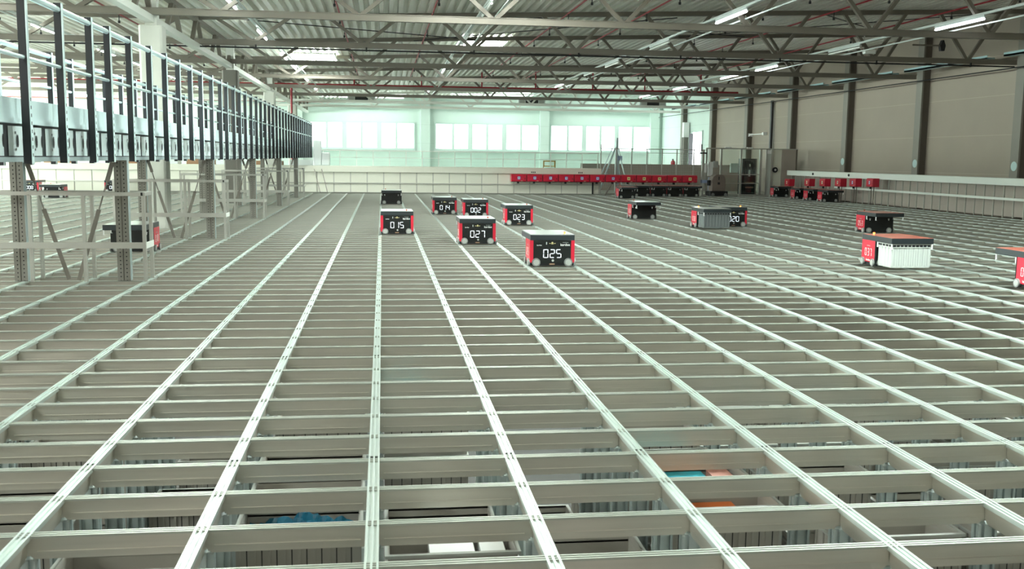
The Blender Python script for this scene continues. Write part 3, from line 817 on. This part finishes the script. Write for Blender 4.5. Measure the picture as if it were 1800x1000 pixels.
# tall fence right of it
e = empty('tall_fence', (0, YB + .25, 0), 0, 'tall grey post and wire fence behind the red ports', 'fence')
for k, X in enumerate((9.46, 10.13, 10.83, 11.51, 12.19, 12.85, 13.62)):
    MB().box(X - .02, -.02, .02, X + .02, .02, 2.0 if k else 2.15).build('fence_post', M['frame_alu'], e)
MB().box(9.46, -.02, 1.96, 14.1, .02, 1.99).build('top_rail', M['frame_alu'], e)
MB().box(11.5, -.015, 1.80, 14.1, .015, 1.82).build('mid_rail', M['frame_alu'], e)
m = MB()
for i in range(47): m.box(9.48 + i * .1, -.002, .3, 9.483 + i * .1, .001, 1.96)
for i in range(17): m.box(9.46, -.002, .32 + i * .1, 14.1, .001, .323 + i * .1)
m.build('wire_mesh', M['galv'], e)
# low wall and posts below the last ports
o = MB().box(9.6, 42.0, .02, 18.2, 42.1, 1.30).build('low_wall', M['panel_grey']); tag(o, 'low grey brown wall behind the tall fence', 'low wall')

# red port units along the barrier
def make_port():
    r = empty('port_unit', (0, 0, 0), 0, None, 'port unit', 'red port units along the grid end')
    MB().prism([(-.0, -.155), (-.42, -.155), (-.46, -.12), (-.46, .12), (-.40, .165), (0, .165)], 'x', -.322, .322).build('housing', M['port_red'], r, bevel=.012)
    st = MB().box(-.06, -.4635, -.055, .06, -.4605, .065).build('sticker', M['sticker_white'], r)
    m = MB()
    m.box(-.066, -.465, -.061, .066, -.4637, -.043).box(-.066, -.465, .053, .066, -.4637, .071).box(-.066, -.465, -.043, -.048, -.4637, .053).box(.048, -.465, -.043, .066, -.4637, .053)
    m.build('sticker_border', M['sticker_blue'], st)
    MB().box(-.026, -.465, -.01, .026, -.4637, .028).build('sticker_mark', M['sticker_ink'], st)
    MB().box(.245, -.464, -.06, .272, -.4605, .01).build('latch', M['cable'], r)
    MB().box(.08, -.464, -.135, .16, -.4605, -.105).build('type_plate', M['pinkbox'], r)
    MB().box(-.06, -.40, -.235, .02, -.30, -.155).build('bracket', M['cable'], r)
    MB().box(-.33, -.2, -.17, .33, 0, -.155).build('tray', M['alu_dull'], r)
    return r
pp = make_port()
for k in range(12):
    o = pp if k == 0 else copy_tree(pp)
    X = 5.77 + .678 * k
    o.location = (X, YB - .11, .69 + .0015 * k)
    blue = k < 7
    o['label'] = 'red port unit with a %s sticker, %s from the left at the grid end' % ('blue edged' if blue else 'yellow', ORD[k])
    if not blue:
        st = [c for c in o.children if c.name.startswith('sticker')][0]
        b_ = [c for c in st.children if c.name.startswith('sticker_border')][0]
        b_.data = b_.data.copy(); b_.data.materials[0] = M['sticker_yellow']; st.data = st.data.copy(); st.data.materials[0] = M['sticker_yellow']
RP = [(35.44, .635), (33.39, .69), (31.94, .725), (30.58, .76), (29.36, .79), (28.05, .82)]
for k, (y, z) in enumerate(RP):
    o = copy_tree(pp); o.location = (17.58, y, z - .02); o.rotation_euler = (0, 0, -PI / 2); o.scale = (.75, .55, .95)
    blue = k > 3
    o['label'] = '%s stickered red port unit on the white side rail, %s from the far end' % ('blue' if blue else 'pale', ORD[k])
    o['group'] = 'red port units on the side rail'
    for s in (-.12, .12): MB().box(s - .015, -.24, -(z - .021) / .95, s + .015, -.20, -.155).build('support_leg', M['truss'], o)
    if not blue:
        st = [c for c in o.children if c.name.startswith('sticker')][0]
        b_ = [c for c in st.children if c.name.startswith('sticker_border')][0]
        b_.data = b_.data.copy(); b_.data.materials[0] = M['sticker_yellow']

# side rail on the right
e = empty('side_rail', (17.62, 0, 0), 0, 'white side rail with thin posts along the beige wall', 'rail')
MB().box(-.03, 14.5, .92, .32, 36.1, 1.13).build('top_beam', M['white'], e, bevel=.012)
MB().box(-.035, 14.5, .505, .02, 31.4, .575).build('mid_rail', M['white'], e)
y = 15.0
while y < 36.1:
    MB().box(0, y - .014, .002, .03, y + .014, .92).build('rail_post', M['alu_dull'], e); y += .47
o = MB().box(18.0, 14.5, .02, 18.1, 36.2, .90).build('rail_backing', M['panel_grey']); tag(o, 'shaded low panel behind the side rail posts', 'panel')
for k, (y, z) in enumerate(((33.4, 1.02), (30.2, 1.03))):
    o = MB().tube((17.56, y, z), (17.59, y, z), .05, 10).build('rail_sensor', M['cable']); tag(o, 'small black sensor on the white side rail, %s from the far end' % ORD[k], 'sensor')

# ------------------------------------------------------------------ service area behind the back right corner
YS = 36.7
e = empty('service_booth', (0, YS, 0), 0, 'aluminium framed glazed service booth in the back right corner', 'booth')
for X, t in ((14.13, .04), (14.80, .04), (15.70, .035), (16.60, .05), (16.87, .03), (17.12, .05)):
    MB().box(X - t, -t, .02, X + t, t, 2.06).build('booth_post', M['frame_alu'], e)
MB().box(14.1, -.03, 2.02, 18.3, .03, 2.07).build('top_rail', M['frame_alu'], e)
MB().box(14.8, -.02, .90, 16.6, .02, .94).box(14.8, -.02, .52, 16.6, .02, .55).build('mid_rail', M['frame_alu'], e)
MB().box(14.83, .0, .1, 16.57, .006, 2.02).build('glazing', M['glass'], e)
MB().box(17.15, -.01, .02, 17.55, .02, 2.03).build('cream_side', M['cream'], e)
MB().box(17.57, -.01, .02, 18.22, .02, 2.03).build('grey_side', M['panel_grey'], e)
MB().box(18.22, -.03, .02, 18.28, .03, 2.05).build('end_post', M['beige_col'], e)
MB().box(16.9, .0, .02, 17.1, .01, 2.0).build('door_panel', M['bin_white'], e)
for k, X in enumerate((14.95, 15.95)):
    MB().box(16.88, -.045, 1.84, 17.08, -.04, 2.0).build('header_panel', M['paper'], e) if k == 0 else None
    o = MB().box(X, YS - .05, 2.07, X + .22, YS + .05, 2.11).box(X + .22, YS - .03, 2.07, X + .27, YS + .03, 2.12).build('safety_switch', M['paper']); tag(o, 'white safety switch on the booth top rail, %s from the left' % ORD[k], 'switch')
e = empty('control_cabinet', (16.46, 37.9, .02), 0, 'tall black control cabinet with glass door behind the booth', 'cabinet')
MB().box(-.34, -.25, 0, .34, .25, 1.60).build('carcass', M['cab_black'], e, bevel=.01)
MB().box(-.24, -.258, .08, .28, -.25, 1.52).build('door', M['panel_black'], e)
MB().box(-.02, -.264, 1.25, .05, -.258, 1.36).box(-.04, -.264, .80, .05, -.258, 1.10).build('equipment', M['bin_rim'], e)
MB().box(-.20, -.266, .50, .24, -.258, .56).box(-.16, -.266, .28, .22, -.258, .34).build('shelf_unit', M['brown'], e)
MB().box(.28, -.27, 0, .34, -.25, 1.58).build('door_edge', M['machine'], e)
e = empty('service_vehicle', (14.3, 35.7, 0), 0, 'taupe grid service vehicle with rounded top beside the booth', 'vehicle')
MB().prism([(-.30, .22), (.30, .22), (.30, .72), (.24, .86), (.12, .92), (-.12, .92), (-.24, .84), (-.30, .70)], 'y', -.25, .25).build('hood', M['machine'], e, bevel=.02)
MB().box(-.38, -.30, .02, .40, .30, .22).build('chassis', M['body_black'], e, bevel=.01)
for s in (-.26, .30):
    MB().tube((s, -.32, .075), (s, -.30, .075), .07, 16).build('wheel', M['wheel'], e)
MB().box(-.02, -.256, .70, .02, -.25, .84).box(-.05, -.256, .50, .05, -.25, .60).build('controls', M['cable'], e)
MB().box(-.40, -.1, .45, -.31, .1, .68).build('handle', M['cable'], e)
e = empty('lift_column', (13.75, 36.0, 0), 0, 'pale blue lift column with platform left of the taupe vehicle', 'lift')
MB().box(-.05, -.05, 0, .05, .05, 1.95).build('mast', M['frame_alu'], e)
MB().box(-.05, -.12, .55, .3, .12, .68).build('platform', M['navy'], e)
MB().box(.28, -.10, 0, .36, .10, .8).build('second_mast', M['navy'], e)
MB().box(.06, -.08, 1.0, .14, .0, 1.4).build('control_box', M['paper'], e)
MB().tube((-.08, 0, 1.9), (-.08, 0, 2.2), .03, 8).box(-.15, -.05, 1.80, .15, .05, 1.86).build('signal_lamp', M['cable'], e)
for k, (X, Z, w_, h_, mt, nm, lb) in enumerate(((14.34, 1.15, .20, .62, 'paper', 'wall_box', 'tall white wall box behind the service vehicle'), (14.58, 1.35, .20, .28, 'bin_rim', 'junction_box', 'grey junction box beside the white wall box'), (15.42, 1.2, .34, .40, 'bin_white', 'notice_board', 'pale blank notice board left of the black cabinet'))):
    o = MB().box(X - w_ / 2, YS + .012, Z - h_ / 2, X + w_ / 2, YS + .14, Z + h_ / 2).build(nm, M[mt], bevel=.008); tag(o, lb, 'box' if k < 2 else 'board')
o = MB().tube((18.62, 40.7, .02), (18.62, 40.7, 4.4), .08, 10).build('wall_downpipe', M['cab_black']); tag(o, 'dark vertical pipe on the beige wall above the booth', 'pipe')
o = MB().bar((18.60, 41.6, 2.84), (18.60, 43.6, 2.84), .05, .05).box(18.55, 41.5, 2.78, 18.74, 41.7, 2.92).box(18.55, 43.4, 2.74, 18.74, 43.7, 2.9).build('wall_bracket', M['paper']); tag(o, 'small white bar bracket on the beige wall above the booth', 'bracket')
e = empty('hose_reel', (17.25, YS - .06, 1.14), 0, 'small dark hose reel on the cream booth side', 'hose reel')
MB().tube((0, 0, 0), (0, -.05, 0), .12, 16).build('reel', M['cable'], e)
MB().tube((0, -.05, 0), (0, -.07, 0), .045, 12).build('reel_hub', M['paper'], e)

# folding ladder tower behind the ports
e = empty('ladder_tower', (10.45, 38.2, .02), 0, 'grey tripod ladder tower behind the red ports', 'ladder')
MB().box(-.05, -.05, 0, .05, .05, 2.05).box(.06, -.04, 0, .14, .04, 1.95).build('mast', M['galv'], e)
for s, xe in ((-1, -.85), (1, .55)):
    MB().bar((s * .06, 0, 2.0), (xe, -.3, 0), .06, .05).bar((s * .06 - .1, .1, 2.0), (xe - .12, .3, 0), .05, .05).build('leg', M['galv'], e)
MB().box(-.02, -.02, 2.05, .06, .06, 2.45).build('mast_head', M['galv'], e)
MB().box(.05, -.1, 1.45, .25, .1, 1.65).build('winch', M['navy'], e)
for k in range(6): MB().box(-.3 - .09 * (5 - k), -.15, .35 + .25 * k, -.15 - .09 * (5 - k), -.1, .38 + .25 * k).build('rung', M['galv'], e)
# orange frame on the cap
e = empty('orange_stand', (7.25, 37.0, 1.12), 0, 'small orange metal frame behind the cap fence', 'frame')
MB().box(-.27, .2, .05, -.22, .25, .30).box(.22, .2, .05, .27, .25, .30).box(-.27, .2, .26, .27, .25, .31).box(-.27, .2, .05, .27, .25, .09).build('frame_bars', M['yellow'], e)
MB().box(-.27, .2, -1.1, -.24, .25, .05).box(.24, .2, -1.1, .27, .25, .05).build('stand', M['yellow'], e)
# wrapped pallets at the far left corner
for k, (X, Z, h_) in enumerate(((-2.63, 1.12, 1.05), (-2.28, 1.12, .55))):
    o = MB().box(X - .17, 36.60, Z, X + .17, 36.88, Z + h_).build('wrapped_stack', M['film'], bevel=.04); tag(o, ['tall white wrapped stack at the far end of the walkway', 'shorter white wrapped stack beside the tall wrapped one'][k], 'wrapped goods')
random.seed(5)
for k in range(9):
    X = -15.5 + k * 1.45
    o = MB().box(X, 38.5, .02, X + 1.1, 39.3, 1.22 + .06 * (k % 3)).build('carton_stack', M['cardboard'] if k % 2 else M['film']); tag(o, '%s carton stack behind the cream barrier, %s from the left' % ('brown' if k % 2 else 'pale', ORD[k]), 'cartons', 'cartons behind the barrier')
# diagonal prop rods at the barrier's left end
for k, (xa_, xb_) in enumerate(((-2.45, -2.2), (-2.75, -2.5))):
    o = MB().tube((xa_, YB - .14, .98), (xb_, YB - .45, .01), .018, 6).build('prop_rod', M['strap']); tag(o, 'thin leaning rod against the cream barrier, %s' % ['inner of two', 'outer of two'][k], 'rod')
o = MB().tube((9.75, YB - .60, .48), (9.45, YB - .80, .01), .03, 6).build('leaning_pole', M['strap']); tag(o, 'dark pole leaning below the seventh red port', 'pole')
o = MB().box(9.02, YB - .12, .02, 9.08, YB - .06, .55).build('short_post', M['cable']); tag(o, 'short black post below the sixth red port', 'post')

# ------------------------------------------------------------------ light and camera
wd = bpy.data.worlds.new('world'); sc.world = wd; wd.use_nodes = True
bg = wd.node_tree.nodes['Background']
bg.inputs['Color'].default_value = (1.0, .95, .84, 1)
bg.inputs['Strength'].default_value = .6

cam = bpy.data.cameras.new('camera'); co = bpy.data.objects.new('camera', cam); col.objects.link(co)
pitch_, yaw_, roll_ = 0.12638259913315752, 0.12982548110180245, 0.011874489400347485
cy_, sy_, cp_, sp_ = math.cos(yaw_), math.sin(yaw_), math.cos(pitch_), math.sin(pitch_)
fw = Vector((sy_ * cp_, cy_ * cp_, -sp_)); r_ = Vector((cy_, -sy_, 0)); u_ = r_.cross(fw)
cr_, sr_ = math.cos(roll_), math.sin(roll_)
r2 = r_ * cr_ + u_ * sr_; u2 = u_ * cr_ - r_ * sr_
mw = Matrix((r2, u2, -fw)).transposed().to_4x4(); mw.translation = (.04813579726641092, -5.8962413332208, 1.539398930731002)
co.matrix_world = mw
cam.sensor_width = 36.0
cam.lens = 1754.6017622903444 / 1800 * 36
cam.clip_start = .05; cam.clip_end = 300
cam.dof.use_dof = True; cam.dof.focus_distance = 15.0; cam.dof.aperture_fstop = 5.6
sc.camera = co

sc.view_settings.view_transform = 'Standard'
sc.view_settings.look = 'None'
sc.view_settings.exposure = 0.9
sc.view_settings.gamma = 1.0
sc.view_settings.use_curve_mapping = False
